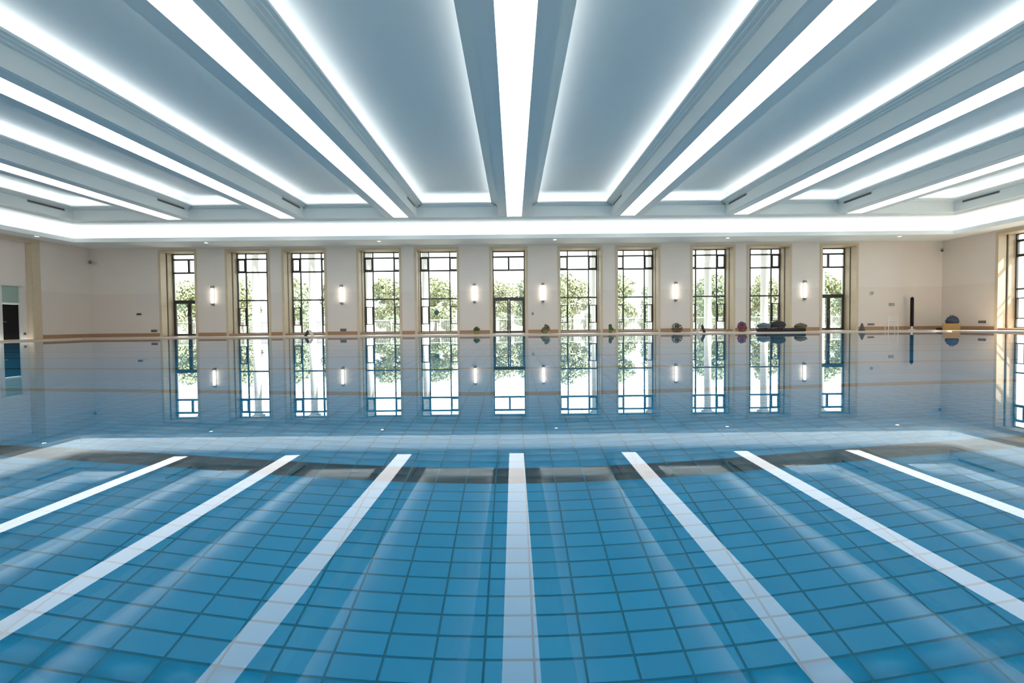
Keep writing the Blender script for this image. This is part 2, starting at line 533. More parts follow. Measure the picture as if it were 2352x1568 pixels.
hm = hm.mesh('housing', 'ceiling_paint')
for x, lb in zip(BX, names):
    t = thing('linear_ceiling_light', lb, 'ceiling light', (x, 0, 0), 0, 'long light strips under the ceiling beams')
    link('diffuser', diff_me, t); link('housing', hm, t)

# air slots on the beam faces
def air_slot(xf, sgn, label, y0=22.35, y1=24.2):
    t = thing('air_slot_vent', label, 'vent', (xf, (y0 + y1) / 2, 7.175), 0, 'dark air slots along the ceiling beams')
    L = (y1 - y0) / 2
    s = sgn
    def bx(a, b_, *r):
        a, b_ = sorted((a * s, b_ * s)); return MB().box(a, b_, *r)
    bx(0.0, 0.012, -L, L, -0.055, 0.055).build('slot', 'vent_dark', t)
    f = bx(0.0, 0.03, -L - 0.03, L + 0.03, 0.055, 0.075)
    for r in ((-L - 0.03, L + 0.03, -0.075, -0.055), (-L - 0.03, -L, -0.055, 0.055), (L, L + 0.03, -0.055, 0.055)):
        a, b_ = sorted((0.0, 0.03 * s)); f.box(a, b_, *r)
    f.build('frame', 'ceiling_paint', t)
    for z in (-0.02, 0.02):
        bx(0.012, 0.022, -L, L, z - 0.006, z + 0.006).build('blade', 'vent_grey', t)
where = ['on the beam nearest the wall with the dark doorway', 'on the second beam from the doorway wall',
         'on the third beam from the doorway wall', None, 'on the third beam from the wall with the yellow crate',
         'on the second beam from the wall with the yellow crate', 'on the beam nearest the wall with the yellow crate']
for i, x in enumerate(BX):
    if i < 3: air_slot(x + 0.89, 1, 'dark linear air slot ' + where[i])
    if i > 3: air_slot(x - 0.89, -1, 'dark linear air slot ' + where[i])
air_slot(FX0, 1, 'dark linear air slot in the ceiling edge above the doorway wall')
air_slot(FX1, -1, 'dark linear air slot in the ceiling edge above the yellow crate')

# downlights in the soffit
dl_ring = MB().lathe([(0.13, -0.012), (0.13, 0.0), (0.10, 0.0), (0.09, -0.012), (0.13, -0.012)], 20).mesh('trim_ring', 'white_plastic', True)
dl_lens = MB().lathe([(0.0, -0.004), (0.095, -0.004)], 20).mesh('lens', 'downlight_glow')
def downlight(x, y, label):
    t = thing('downlight', label, 'downlight', (x, y, ZS), 0, 'small downlights in the low soffit')
    link('trim_ring', dl_ring, t); link('lens', dl_lens, t)
for px, lb in ((478, 'round soffit downlight between the corner door and its neighbouring window'),
               (873, 'round soffit downlight above the window two bays before the central doors'),
               (1275, 'round soffit downlight beside the central doors, above the trailing olive plant'),
               (1670, 'round soffit downlight above the purple flowering pot'),
               (2063, 'round soffit downlight above the white plastic chair')):
    downlight((px - 1179) * 0.0263, 26.3, lb)
downlight(-26.1, 24.0, 'round soffit downlight above the dark doorway')

# ------------------------------------------------------------------ windows and glazed doors
FRAME_Y = 0.95
def bar(x0, x1, z0, z1, dep=0.09, y=FRAME_Y):
    return MB().box(x0, x1, y, y + dep, z0, z1)
def pane(parent, x0, x1, z0, z1, inset=0.0):
    return MB().box(x0, x1, FRAME_Y + 0.04, FRAME_Y + 0.05, z0, z1).build('pane', 'glass', parent)
def frame_rect(x0, x1, z0, z1, t, dep=0.11, y=FRAME_Y - 0.03):
    m_ = MB()
    m_.box(x0, x0 + t, y, y + dep, z0, z1).box(x1 - t, x1, y, y + dep, z0, z1)
    m_.box(x0 + t, x1 - t, y, y + dep, z0, z0 + t).box(x0 + t, x1 - t, y, y + dep, z1 - t, z1)
    return m_
def surround(root, h, door):
    # face trim, lining and rear lining: stone pieces
    for s in (-1, 1):
        a, b_ = sorted((s * h, s * (h + TRIM_W)))
        MB().box(a, b_, -0.035, 0.0, DECK, OPEN_TOP + TRIM_W).build('face_trim', 'trim_stone', root)
        a, b_ = sorted((s * h, s * (h + LIN)))
        MB().box(a, b_, -0.035 if False else 0.0, 0.42, DECK, OPEN_TOP).build('jamb', 'trim_stone', root)
        MB().box(*sorted((s * (h + 0.035), s * (h + LIN))), 0.42, 0.52, DECK, OPEN_TOP).build('shadow_gap', 'frame_dark', root)
        MB().box(*sorted((s * (h - 0.03), s * (h + LIN))), 0.52, 1.10, DECK, OPEN_TOP).build('jamb', 'trim_stone', root)
    MB().box(-h, h, -0.035, 0.0, OPEN_TOP, OPEN_TOP + TRIM_W).build('face_trim', 'trim_stone', root)
    MB().box(-h - LIN, h + LIN, 0.0, 1.10, OPEN_TOP, OPEN_TOP + LIN).build('lintel', 'trim_stone', root)
Z0, ZT = 0.17, 5.40
R1, R2, R3, C1, C0 = 5.09, 4.22, 2.36, 1.87, 0.68
def make_window(name, loc, rotz=0.0):
    root = struct(link(name, None, None, loc, rotz))
    h = HW_WIN; g = h - 0.03
    surround(root, h, False)
    MB().box(-h, h, 0.0, 1.10, DECK, Z0).build('sill', 'sill_stone', root)
    frame_rect(-g, g, Z0, OPEN_TOP, 0.05).build('frame', 'frame_dark', root)
    xi = g - 0.56
    for s in (-1, 1):
        bar(s * xi - 0.036, s * xi + 0.036, Z0 + 0.05, OPEN_TOP - 0.05).build('mullion', 'frame_dark', root)
    for z, t in ((R1, 0.045), (R2, 0.05), (R3, 0.045)):
        bar(-g + 0.05, g - 0.05, z - t, z + t, 0.095, FRAME_Y - 0.005).build('transom', 'frame_dark', root)
    xs = [(-g + 0.05, -xi - 0.028), (-xi + 0.028, xi - 0.028), (xi + 0.028, g - 0.05)]
    for a, b_ in xs:
        pane(root, a, b_, R1 + 0.035, OPEN_TOP - 0.05); pane(root, a, b_, R2 + 0.04, R1 - 0.035); pane(root, a, b_, R3 + 0.035, R2 - 0.04)
    pane(root, xs[1][0], xs[1][1], Z0 + 0.05, R3 - 0.035)
    for a, b_ in (xs[0], xs[2]):
        for z0, z1 in ((C0, C1), (R2 + 0.04, R1 - 0.035)):
            cs = frame_rect(a, b_, z0, z1, 0.055, 0.12, FRAME_Y - 0.045).build('casement', 'frame_dark', root)
            if z0 == C0: MB().box(a + 0.055, b_ - 0.055, FRAME_Y + 0.03, FRAME_Y + 0.04, z0 + 0.055, z1 - 0.055).build('pane', 'glass', cs)
        pane(root, a, b_, C1, R3 - 0.035); pane(root, a, b_, Z0 + 0.05, C0)
    return root
def make_glazed_door(name, loc):
    root = struct(link(name, None, None, loc))
    h = HW_DOOR; g = h - 0.03
    surround(root, h, True)
    MB().box(-h, h, 0.0, 1.10, DECK, DECK + 0.03).build('threshold', 'sill_stone', root)
    ZD = 2.28
    frame_rect(-g, g, DECK + 0.03, OPEN_TOP, 0.06).build('frame', 'frame_dark', root)
    bar(-g + 0.06, g - 0.06, ZD, ZD + 0.14, 0.10, FRAME_Y - 0.01).build('transom', 'frame_dark', root)
    for z in (R1, R2):
        bar(-g + 0.06, g - 0.06, z - 0.055, z + 0.055, 0.10, FRAME_Y - 0.01).build('transom', 'frame_dark', root)
    bar(-0.06, 0.06, R2 + 0.04, R1 - 0.04).build('mullion', 'frame_dark', root)
    pane(root, -g + 0.06, g - 0.06, R1 + 0.04, OPEN_TOP - 0.06)
    pane(root, -g + 0.06, -0.06, R2 + 0.04, R1 - 0.04); pane(root, 0.06, g - 0.06, R2 + 0.04, R1 - 0.04)
    pane(root, -g + 0.06, g - 0.06, ZD + 0.14, R2 - 0.04)
    for s in (-1, 1):
        a, b_ = sorted((s * 0.01, s * (g - 0.06)))
        lf = frame_rect(a, b_, DECK + 0.035, ZD, 0.10, 0.10).build('door_leaf', 'frame_dark', root)
        MB().box(a + 0.10, b_ - 0.10, FRAME_Y + 0.01, FRAME_Y + 0.02, DECK + 0.135, ZD - 0.10).build('pane', 'glass', lf)
        MB().tube([(s * 0.06, FRAME_Y - 0.05, 0.85), (s * 0.06, FRAME_Y - 0.09, 0.88), (s * 0.06, FRAME_Y - 0.09, 1.32),
                   (s * 0.06, FRAME_Y - 0.05, 1.35)], 0.014, 8).build('handle', 'metal', lf)
    return root
proto = {}
nw = nd = 0
for off, k in WINS:
    loc = (WIN_C + off, YF, 0)
    kk = 'd' if k == 'd' else 'w'
    if kk == 'd': nd += 1; nm = 'door_%d' % nd
    else: nw += 1; nm = 'window_%d' % nw
    if kk not in proto:
        proto[kk] = make_glazed_door(nm, loc) if kk == 'd' else make_window(nm, loc)
    else:
        o = copy_tree(proto[kk]); o.name = nm; o.location = loc
for c in RW:
    nw += 1
    o = copy_tree(proto['w']); o.name = 'window_%d' % nw; o.location = (XR, c, 0); o.rotation_euler = (0, 0, -PI / 2)

for c in NW_ADDED:  # window copies for the added openings behind the camera
    nw += 1
    o = copy_tree(proto['w']); o.name = 'window_%d' % nw; o.location = (c, YN, 0); o.rotation_euler = (0, 0, PI)

# dark doorway in the left portal
d4 = struct(link('door_4', None, None, (XL - 0.3, (DY0 + DY1) / 2, DECK)))
hw = (DY1 - DY0) / 2
MB().box(-0.095, -0.05, -hw + 0.05, hw - 0.05, 0.0, 1.93).build('door_leaf', 'door_black', d4)
fr = MB()
for s in (-1, 1):
    a, b_ = sorted((s * (hw - 0.05), s * (hw + 0.10)))
    fr.box(-0.10 if False else 0.0, 0.03, a, b_, 0.0, 2.95)
    a, b_ = sorted((s * (hw - 0.05), s * hw)); fr.box(-0.10, 0.0, a, b_, 0.0, 2.93)
fr.build('frame', 'frame_pale', d4)
MB().box(-0.10, 0.02, -hw + 0.05, hw - 0.05, 1.94, 2.02).build('transom_bar', 'white_plastic', d4)
MB().box(-0.10, 0.03, -hw - 0.10, hw + 0.10, 2.93, 3.0).build('head', 'frame_pale', d4)
MB().box(-0.06, -0.05, -hw + 0.05, hw - 0.05, 2.02, 2.93).build('transom_pane', 'transom_glass', d4)
MB().tube([(-0.04, -hw + 0.12, 0.98), (-0.01, -hw + 0.12, 0.98), (-0.01, -hw + 0.24, 0.98)], 0.012, 8).build('handle', 'metal', d4)
# portal stone frame on the left wall
pt = struct(link('trim_2', None, None, (XL, 0, 0)))
MB().box(0, 0.035, PY_B, PY_B + 0.42, DECK, 5.62).build('jamb', 'trim_stone', pt)
MB().box(0, 0.035, PY_A - 0.42, PY_A, DECK, 5.62).build('jamb', 'trim_stone', pt)
MB().box(0, 0.035, PY_A, PY_B, 5.46, 5.62).build('lintel', 'trim_stone', pt)
MB().box(-0.29, 0.0, PY_B - 0.03, PY_B - 0.001, DECK, 5.45).build('reveal', 'trim_stone', pt)

# skirting boards
def skirting(name, segs, rot):
    m_ = MB()
    for a, b_ in segs:
        if rot == 'far': m_.box(a, b_, YF - 0.02, YF, DECK, DECK + 0.22)
        elif rot == 'left': m_.box(XL, XL + 0.02, a, b_, DECK, DECK + 0.22)
        else: m_.box(XR - 0.02, XR, a, b_, DECK, DECK + 0.22)
    struct(m_.build(name, 'skirting'))
segs = []; x = XL
for off, k in WINS:
    h = (HW_DOOR if k == 'd' else HW_WIN) + TRIM_W
    segs.append((x, WIN_C + off - h)); x = WIN_C + off + h
segs.append((x, XR))
skirting('baseboard_far', segs, 'far')
skirting('baseboard_left', [(PY_B + 0.42, YF - 0.02)], 'left')
segs = []; y = YF - 0.02
for c in RW:
    segs.append((c + HW_WIN + TRIM_W, y)); y = c - HW_WIN - TRIM_W
skirting('baseboard_right', segs, 'right')

# ------------------------------------------------------------------ wall lamps
def make_sconce():
    t = thing('wall_sconce', '', 'wall lamp')
    MB().box(-0.07, 0.07, -0.02, 0.0, -0.64, 0.64).build('back_plate', 'vent_grey', t)
    MB().lathe([(0.0, -0.48), (0.05, -0.48), (0.068, -0.45), (0.068, 0.45), (0.05, 0.48), (0.0, 0.48)], 16, c=(0, -0.13, 0)).build('tube', 'sconce_glow', t, smooth=False)
    for s in (-1, 1):
        MB().lathe([(0.0, 0.48 * s), (0.095, 0.48 * s), (0.095, 0.56 * s), (0.05, 0.62 * s), (0.0, 0.62 * s)], 16, c=(0, -0.13, 0)).build('cap', 'vent_grey', t, recalc=True)
        MB().box(-0.03, 0.03, -0.13, -0.02, 0.53 * s - 0.02, 0.53 * s + 0.02).build('arm', 'vent_grey', t)
    return t
sc0 = make_sconce()
SCONCE = [(-18.95, 'next to the corner glass door on the doorway side'),
          (-10.7, 'on the pier above the middle low wall grille'),
          (-2.19, 'beside the central glass doors, above the dark green potted plant'),
          (2.19, 'beside the central glass doors, above the trailing olive plant'),
          (10.7, 'on the pier above the shaggy brown planter'),
          (18.95, 'above the olive end of the dark bundle')]
for i, (dx, lb) in enumerate(SCONCE):
    o = sc0 if i == 0 else copy_tree(sc0)
    o.location = (WIN_C + dx, YF, 2.63)
    tag(o, 'lit tubular wall sconce ' + lb, 'wall lamp', 'tube sconces on the window wall')

# ------------------------------------------------------------------ small wall fittings
def wall_box(name, label, cat, x, z, w, h, mat, d=0.03, slats=0, group=None):
    t = thing(name, label, cat, (x, YF, z), 0, group)
    MB().box(-w / 2, w / 2, -d, 0, -h / 2, h / 2).build('body', mat, t)
    fr_ = frame_rect(-w / 2 - 0.02, w / 2 + 0.02, -h / 2 - 0.02, h / 2 + 0.02, 0.02, d + 0.01, -d - 0.01)
    fr_.build('frame', 'vent_grey', t)
    for k in range(slats):
        zz = -h / 2 + h * (k + 0.5) / slats
        MB().box(-w / 2, w / 2, -d - 0.012, -d, zz - 0.008, zz + 0.008).build('slat', 'vent_grey', t)
    return t
def wx(px, Y=28.0): return (px - 1179) * Y / 1000.0
G = 'low dark grilles along the walls'
wall_box('wall_grille', 'low dark grille on the window wall beside the corner door', 'vent', wx(354), 0.42, 0.36, 0.12, 'vent_dark', slats=2, group=G)
wall_box('wall_grille', 'low dark grille on the pier under a sconce, no plant before it', 'vent', wx(788), 0.36, 0.36, 0.16, 'vent_dark', slats=3, group=G)
wall_box('wall_grille', 'low dark grille between the dark cone and white chair', 'vent', wx(1999), 0.42, 0.38, 0.07, 'vent_dark', slats=1, group=G)
def side_grille(label, x, sgn, y, z, w, h):
    t = thing('wall_grille', label, 'vent', (x, y, z), 0, G)
    a, b_ = sorted((0, 0.03 * sgn)); MB().box(a, b_, -w / 2, w / 2, -h / 2, h / 2).build('body', 'vent_dark', t)
    for k in range(3):
        zz = -h / 2 + h * (k + 0.5) / 3
        a, b_ = sorted((0.03 * sgn, 0.042 * sgn)); MB().box(a, b_, -w / 2, w / 2, zz - 0.008, zz + 0.008).build('slat', 'vent_grey', t)
side_grille('low dark grille beside the dark doorway', XL - 0.3, 1, 24.50 - 0.12, 0.36, 0.14, 0.14)
side_grille('low dark grille on the side wall beyond the yellow crate', XR, -1, 25.55, 0.52, 0.40, 0.15)
wall_box('wall_box', 'small dark box on the grey wall near the corner door', 'wall box', wx(321), 1.50, 0.26, 0.09, 'vent_dark', 0.06)
wall_box('switch_plate', 'small dark switch plate right beside the central glass doors', 'switch', wx(1223), 1.30, 0.09, 0.12, 'vent_grey', 0.02)
wall_box('switch_box', 'small grey box on the wall above the white chair', 'switch', wx(2046), 1.68, 0.28, 0.14, 'vent_grey', 0.04)
t = thing('round_wall_fitting', 'faint grey round wall fitting near the corner glass door', 'wall fitting', (wx(2000), YF, 2.42))
MB().lathe([(0.0, -0.05), (0.13, -0.05), (0.16, -0.03), (0.16, 0.0)], 20, 'Y').build('body', 'white_plastic', t)
MB().lathe([(0.12, -0.052), (0.0, -0.052)], 20, 'Y').build('face', 'vent_grey', t)
def corner_camera(x, y, z, rz, label):
    t = thing('security_camera', label, 'camera', (x, y, z), rz, 'cameras high in the room corners')
    MB().box(-0.06, 0.06, -0.02, 0.06, -0.08, 0.08).build('bracket', 'vent_grey', t)
    MB().tube([(0, 0, 0), (0, -0.22, -0.02)], 0.025, 8).build('arm', 'vent_grey', t)
    cam_o = MB().tube([(0, -0.12, -0.02), (0, -0.20, -0.04), (0, -0.52, -0.12), (0, -0.55, -0.13)], [0.06, 0.085, 0.085, 0.06], 12).build('body', 'vent_grey', t)
    MB().tube([(0, -0.55, -0.13), (0, -0.57, -0.135)], 0.05, 12).build('lens', 'dark_plastic', cam_o)
corner_camera(XL + 0.06, YF - 0.06, 4.88, -PI / 4 + PI / 2, 'grey camera high in the corner on the doorway side')
corner_camera(XR - 0.06, YF - 0.06, 5.15, -PI / 4, 'grey camera high in the corner above the yellow crate')
t = thing('round_window_sticker', 'dark teal round sticker on the window next to the central doors', 'sticker', (wx(1002.5, 28.95), YF + FRAME_Y + 0.038, 1.45))
MB().lathe([(0.0, 0.0), (0.165, 0.0), (0.165, -0.004), (0.0, -0.004)], 24, 'Y').build('disc', 'sticker_teal', t)
MB().lathe([(0.165, -0.005), (0.145, -0.005)], 24, 'Y').build('rim', 'frame_dark', t)

# ------------------------------------------------------------------ plants and gear on the far deck
def leaves(mb, n, fn, size):
    for _ in range(n):
        p, nrm = fn()
        u = nrm.orthogonal().normalized(); u.rotate(Matrix.Rotation(random.uniform(0, 2 * PI), 3, nrm))
        v = nrm.cross(u)
        s = size * random.uniform(0.6, 1.3)
        a = p - u * s; c = p + u * s; b_ = p + v * s * 0.45; d = p - v * s * 0.45
        mb.quad([a, d, c, b_])
    return mb
def blob_fn(blobs):
    def f():
        c, r = random.choices(blobs, [b_[1] ** 2 for b_ in blobs])[0]
        d = Vector((random.gauss(0, 1), random.gauss(0, 1), random.gauss(0, 1))).normalized()
        p = Vector(c) + d * r * random.uniform(0.72, 1.05)
        n_ = (d + Vector((random.gauss(0, .5), random.gauss(0, .5), random.gauss(0, .5)))).normalized()
        return p, n_
    return f
def potted(label, px, w, h, pot, leaf, potw, poth, shape, petal=None):
    Y = 26.7
    t = thing('potted_plant', label, 'plant', (wx(px, Y), Y, DECK), 0, 'potted plants standing before the wall piers')
    pot_o = MB().lathe([(0.0, 0.0), (potw * 0.38, 0.0), (potw * 0.5, poth), (potw * 0.54, poth), (potw * 0.54, poth + 0.03), (potw * 0.46, poth + 0.03),
                (potw * 0.44, poth - 0.02), (0.0, poth - 0.02)], 18).build('pot', pot, t, smooth=False)
    MB().lathe([(0.0, poth - 0.012), (potw * 0.44, poth - 0.012)], 18).build('soil', 'bark', pot_o)
    leaves(MB(), 420, blob_fn(shape), 0.045).build('foliage', leaf, t)
    st = MB()
    for k in range(6):
        a = k * 1.05
        st.tube([(0.03 * math.cos(a), 0.03 * math.sin(a), poth - 0.02), (w * .2 * math.cos(a), w * .2 * math.sin(a), h * 0.75)], 0.008, 5)
    st.build('stems', 'bark', t)
    if petal: leaves(MB(), 260, blob_fn(petal[1]), 0.05).build('flowers', petal[0], t)
potted('low potted plant with dark green crown beside the central glass doors', 1094, .46, .42, 'pot_yellow', 'leaf_pot', 0.40, 0.16,
       [((0, 0, .34), .12), ((-.1, 0, .28), .10), ((.1, .02, .28), .10)])
potted('trailing olive potted plant beside the central glass doors', 1251, .6, .55, 'pot_olive', 'leaf_olive', 0.36, 0.15,
       [((.10, 0, .42), .13), ((.2, 0, .30), .12), ((-.06, 0, .26), .13), ((.02, 0, .5), .07), ((-.2, 0, .16), .07)])
potted('narrow bright green potted plant between paired windows', 1401, .34, .52, 'pot_olive', 'leaf_green', 0.26, 0.14,
       [((0, 0, .44), .10), ((.02, 0, .30), .12), ((.1, 0, .22), .10)])
potted('shaggy brown green planter under a sconce', 1554, .7, .56, 'pot_brown', 'leaf_brown', 0.56, 0.16,
       [((-.1, 0, .36), .20), ((.12, 0, .32), .20), ((.25, 0, .20), .10), ((-.25, 0, .22), .10), ((0, 0, .46), .12)])
potted('potted plant with red and purple flowers between paired windows', 1703, .6, .62, 'pot_brown', 'petal_red', 0.44, 0.16,
       [((-.14, 0, .28), .14), ((.16, 0, .26), .15), ((0, 0, .25), .12)], ('petal_purple', [((0, 0, .50), .13), ((-.13, 0, .44), .11), ((.12, 0, .45), .12)]))

def a_frame(px, lean, label, Y=25.9, w=0.36, h=0.46, mats=('sign_lit', 'sign_shade_cone_dark')):
    t = thing('folding_floor_sign', label, 'floor sign', (wx(px, Y), Y, DECK), 0)
    for s, mt in ((-1, mats[0]), (1, mats[1])):  # lit and shaded faces put into the panel colours
        p = MB()
        b0, b1 = s * 0.20, s * 0.015
        p.v = [(b0, -w / 2, 0), (b0, w / 2, 0), (b1, w / 2, h), (b1, -w / 2, h), (b0 + s * .025, -w / 2, 0), (b0 + s * .025, w / 2, 0), (b1 + s * .025, w / 2, h), (b1 + s * .025, -w / 2, h)]
        p.f = [(0, 1, 2, 3), (7, 6, 5, 4), (0, 4, 5, 1), (1, 5, 6, 2), (2, 6, 7, 3), (3, 7, 4, 0)]; p.mi = [0] * 6
        p.build('panel', mt, t, recalc=True)
    MB().tube([(0, -w / 2, h - 0.012), (0, w / 2, h - 0.012)], 0.014, 8).build('hinge', 'dark_plastic', t)
a_frame(1609, 1, 'folding floor sign with lit tone painted left, shade tone painted right')
a_frame(709, -1, 'folding floor sign with shade tone painted left, lit tone painted right', mats=('sign_shade_cone_dark', 'sign_lit'), h=0.34)
t = thing('floor_cone', 'dark brown floor cone beside the corner glass door', 'cone', (wx(1979, 26.3), 26.3, DECK))
MB().lathe([(0.0, 0.0), (0.22, 0.0), (0.22, 0.03), (0.19, 0.035)], 4).build('base', 'sign_shade_cone_dark', t)
MB().lathe([(0.18, 0.035), (0.03, 0.46), (0.0, 0.46)], 16).build('body', 'sign_shade_cone_dark', t)

# long dark bundle of gear before the window
import bmesh
def lump(name, mat, parent, cx, cy, cz, rx, ry, rz, seed, rough=0.18, tag_=None):
    bm = bmesh.new(); bmesh.ops.create_icosphere(bm, subdivisions=4, radius=1.0)
    rnd = random.Random(seed)
    ph = [(rnd.uniform(1.2, 3.4), rnd.uniform(1.2, 3.4), rnd.uniform(1.2, 3.4), rnd.uniform(0, 6)) for _ in range(7)]
    for v in bm.verts:
        n_ = v.co.copy()
        d = sum(math.sin(a * n_.x * 2 + b_ * n_.y * 2 + c * n_.z * 2 + e) for a, b_, c, e in ph) / 7
        v.co = n_ * (1 + rough * d)
        v.co.x *= rx; v.co.y *= ry; v.co.z *= rz
        if v.co.z < -rz * 0.55: v.co.z = -rz * 0.55
        v.co += Vector((cx, cy, cz + rz * 0.55))
    me = bpy.data.meshes.new(name); bm.to_mesh(me); bm.free()
    for p in me.polygons: p.use_smooth = True
    me.materials.append(MATS[mat])
    return link(name, me, parent)
YB = 26.2
xb = lambda px: wx(px, YB)
t = thing('rolled_mat', 'long dark rolled mat lying on the deck before a window', 'mat', (xb(1793), YB, DECK))
L = (1848 - 1738) * YB / 2000
roll_o = MB().tube([(-L, 0, 0.10), (-L * .4, 0.02, 0.11), (0, 0, 0.10), (L * .5, -0.02, 0.105), (L, 0, 0.10)], [0.10, 0.11, 0.10, 0.105, 0.10], 18).build('roll', 'cloth_dark', t, smooth=True)
for s in (-0.6, 0.05, 0.62):
    MB().tube([(L * s - 0.02, 0, 0.105), (L * s + 0.02, 0, 0.105)], 0.117, 18).build('strap', 'dark_plastic', roll_o)
for nm, lb, mt, px, rx, rz, z, sd in (('swim_bag', 'grey blue bag slumped on the end of the dark rolled mat', 'cloth_blue', 1754, .38, .19, .222, 3),
                                      ('gear_sack', 'black sack heaped on the middle of the dark rolled mat', 'cloth_dark', 1786, .44, .27, .222, 5),
                                      ('canvas_bag', 'olive canvas bag on the end of the dark rolled mat', 'cloth_olive', 1838, .36, .17, .222, 9)):
    t = thing(nm, lb, 'bag', (xb(px), YB, DECK + z))
    lump('body', mt, t, 0, 0, 0, rx, .24, rz, sd)
    MB().tube([(-.10, 0, rz * 1.40), (-.05, 0, rz * 1.62), (.05, 0, rz * 1.62), (.10, 0, rz * 1.40)], 0.012, 6).build('handle', mt, t)

# yellow crate with dark gear by the side wall
cx = wx(2184, 26.2)
t = thing('storage_crate', 'yellow orange plastic crate near the side wall', 'crate', (cx, 26.2, DECK), math.radians(-42))
t.scale = (0.92, 0.75, 1.0)
cr = MB()
cr.box(-.40, .40, -.28, .28, 0, .03)
for s in (-1, 1):
    a, b_ = sorted((s * .38, s * .40)); cr.box(a, b_, -.28, .28, .03, .36)
    a, b_ = sorted((s * .26, s * .28)); cr.box(-.38, .38, a, b_, .03, .36)
crate_o = cr.build('body', 'crate_yellow', t)
rm = MB()
for s in (-1, 1):
    a, b_ = sorted((s * .40, s * .425)); rm.box(a, b_, -.305, .305, .32, .36)
    a, b_ = sorted((s * .28, s * .305)); rm.box(-.40, .40, a, b_, .32, .36)
rm.build('rim', 'crate_yellow', crate_o)
MB().box(-.40, .40, -.28, .28, .361, .39).build('lid', 'crate_yellow', t)
for k in range(5):
    MB().box(-.34 + k * .17 - .015, -.34 + k * .17 + .015, -.295, -.28, .03, .32).build('rib', 'crate_yellow', crate_o)
t = thing('equipment_bag', 'dark navy bag heaped on top of the yellow crate', 'bag', (cx, 26.2, DECK + 0.392), math.radians(-42))
lump('body', 'cloth_navy', t, 0.04, 0, 0, .29, .18, .29, 12, 0.16)
MB().tube([(-.08, 0, .40), (-.04, 0, .50), (.08, 0, .50), (.12, 0, .38)], 0.016, 6).build('strap', 'cloth_navy', t)
t = thing('cloth_bundle', 'small dark bundle on the floor beside the yellow crate', 'bundle', (wx(2157, 26.8), 26.8, DECK))
lump('body', 'cloth_dark', t, 0, 0, 0, .20, .12, .08, 21)
MB().tube([(-.06, -.02, .10), (0, -.03, .14), (.06, -.02, .10)], 0.01, 6).build('strap', 'dark_plastic', t)

# tall dark post against the wall
t = thing('padded_post', 'tall narrow black post standing against the wall', 'post', (wx(2093.5, 27.6), 27.6, DECK))
MB().lathe([(0.0, 0.0), (0.17, 0.0), (0.17, 0.02), (0.05, 0.06), (0.05, 0.24), (0.0, 0.24)], 20).build('base', 'white_plastic', t)
MB().lathe([(0.0, 0.22), (0.085, 0.22), (0.09, 0.26), (0.09, 1.98), (0.07, 2.04), (0.0, 2.05)], 16).build('shaft', 'door_black', t)
MB().lathe([(0.0, 2.05), (0.03, 2.05), (0.03, 2.09), (0.0, 2.10)], 10).build('tip', 'dark_plastic', t)

# white plastic chair
Yc = 26.4
t = thing('plastic_chair', 'pale plastic chair with open back near the black post', 'chair', (wx(2047, Yc), Yc, DECK), math.radians(158))
sw = 0.23
seat = MB().box(-sw, sw, -.22, .22, .43, .455)
seat.build('seat', 'white_plastic', t)
for sx in (-1, 1):
    MB().tube([(sx * .21, -.20, .43), (sx * .24, -.25, 0.0)], 0.016, 8).build('leg', 'white_plastic', t)
    MB().tube([(sx * .21, .20, .43), (sx * .24, .26, 0.0)], 0.016, 8).build('leg', 'white_plastic', t)
bk = MB()
for sx in (-1, 1): bk.tube([(sx * .21, .20, .45), (sx * .21, .26, .90)], 0.016, 8)
for z in (.60, .74, .88): bk.tube([(-.21, .20 + (z - .45) * .133, z), (.21, .20 + (z - .45) * .133, z)], 0.014, 8)
bk.build('backrest', 'white_plastic', t)

# ------------------------------------------------------------------ outdoors
gd = MB().box(-160, 160, YF + WALL_T, 420, -0.6, -0.12).box(-160, 160, -120, YN - WALL_T, -0.6, -0.12)
gd.box(-160, XL - 0.4, YN - WALL_T, YF + WALL_T, -0.6, -0.12).box(XR + WALL_T, 160, YN - WALL_T, YF + WALL_T, -0.6, -0.12)
struct(gd.build('ground', 'terrace'))
COL_Y, COL_S, COL_X0 = 36.0, 129.5 * 0.036, (977 - 1179) * 0.036
def make_column():
    t = thing('portico_column', '', 'column')
    MB().box(-.36, .36, -.36, .36, 0, .16).build('plinth', 'exterior_white', t)
    MB().lathe([(0.31, .16), (0.34, .20), (0.34, .26), (0.28, .30), (0.285, 3.2), (0.25, 6.6), (0.30, 6.68), (0.33, 6.78), (0.33, 6.84)], 28).build('shaft', 'exterior_white', t, smooth=True)
    MB().box(-.36, .36, -.36, .36, 6.84, 7.02).build('capital', 'exterior_white', t)
    return t
c0 = make_column()
first = True
for k in range(-5, 9):
    o = c0 if first else copy_tree(c0)
    first = False
    o.location = (COL_X0 + k * COL_S, COL_Y, -0.12)
    tag(o, 'white round portico column standing outdoors beyond the windows', 'column', 'white columns of the outdoor portico')
t = thing('portico_beam', 'white stone beam carried by the outdoor columns', 'beam', (0, COL_Y, 6.90))
MB().box(COL_X0 - 5.5 * COL_S, COL_X0 + 8.5 * COL_S, -.42, .42, 0, .5).build('architrave', 'exterior_white', t)
MB().box(COL_X0 - 5.6 * COL_S, COL_X0 + 8.6 * COL_S, -.6, .6, .5, .75).build('cornice', 'exterior_white', t)

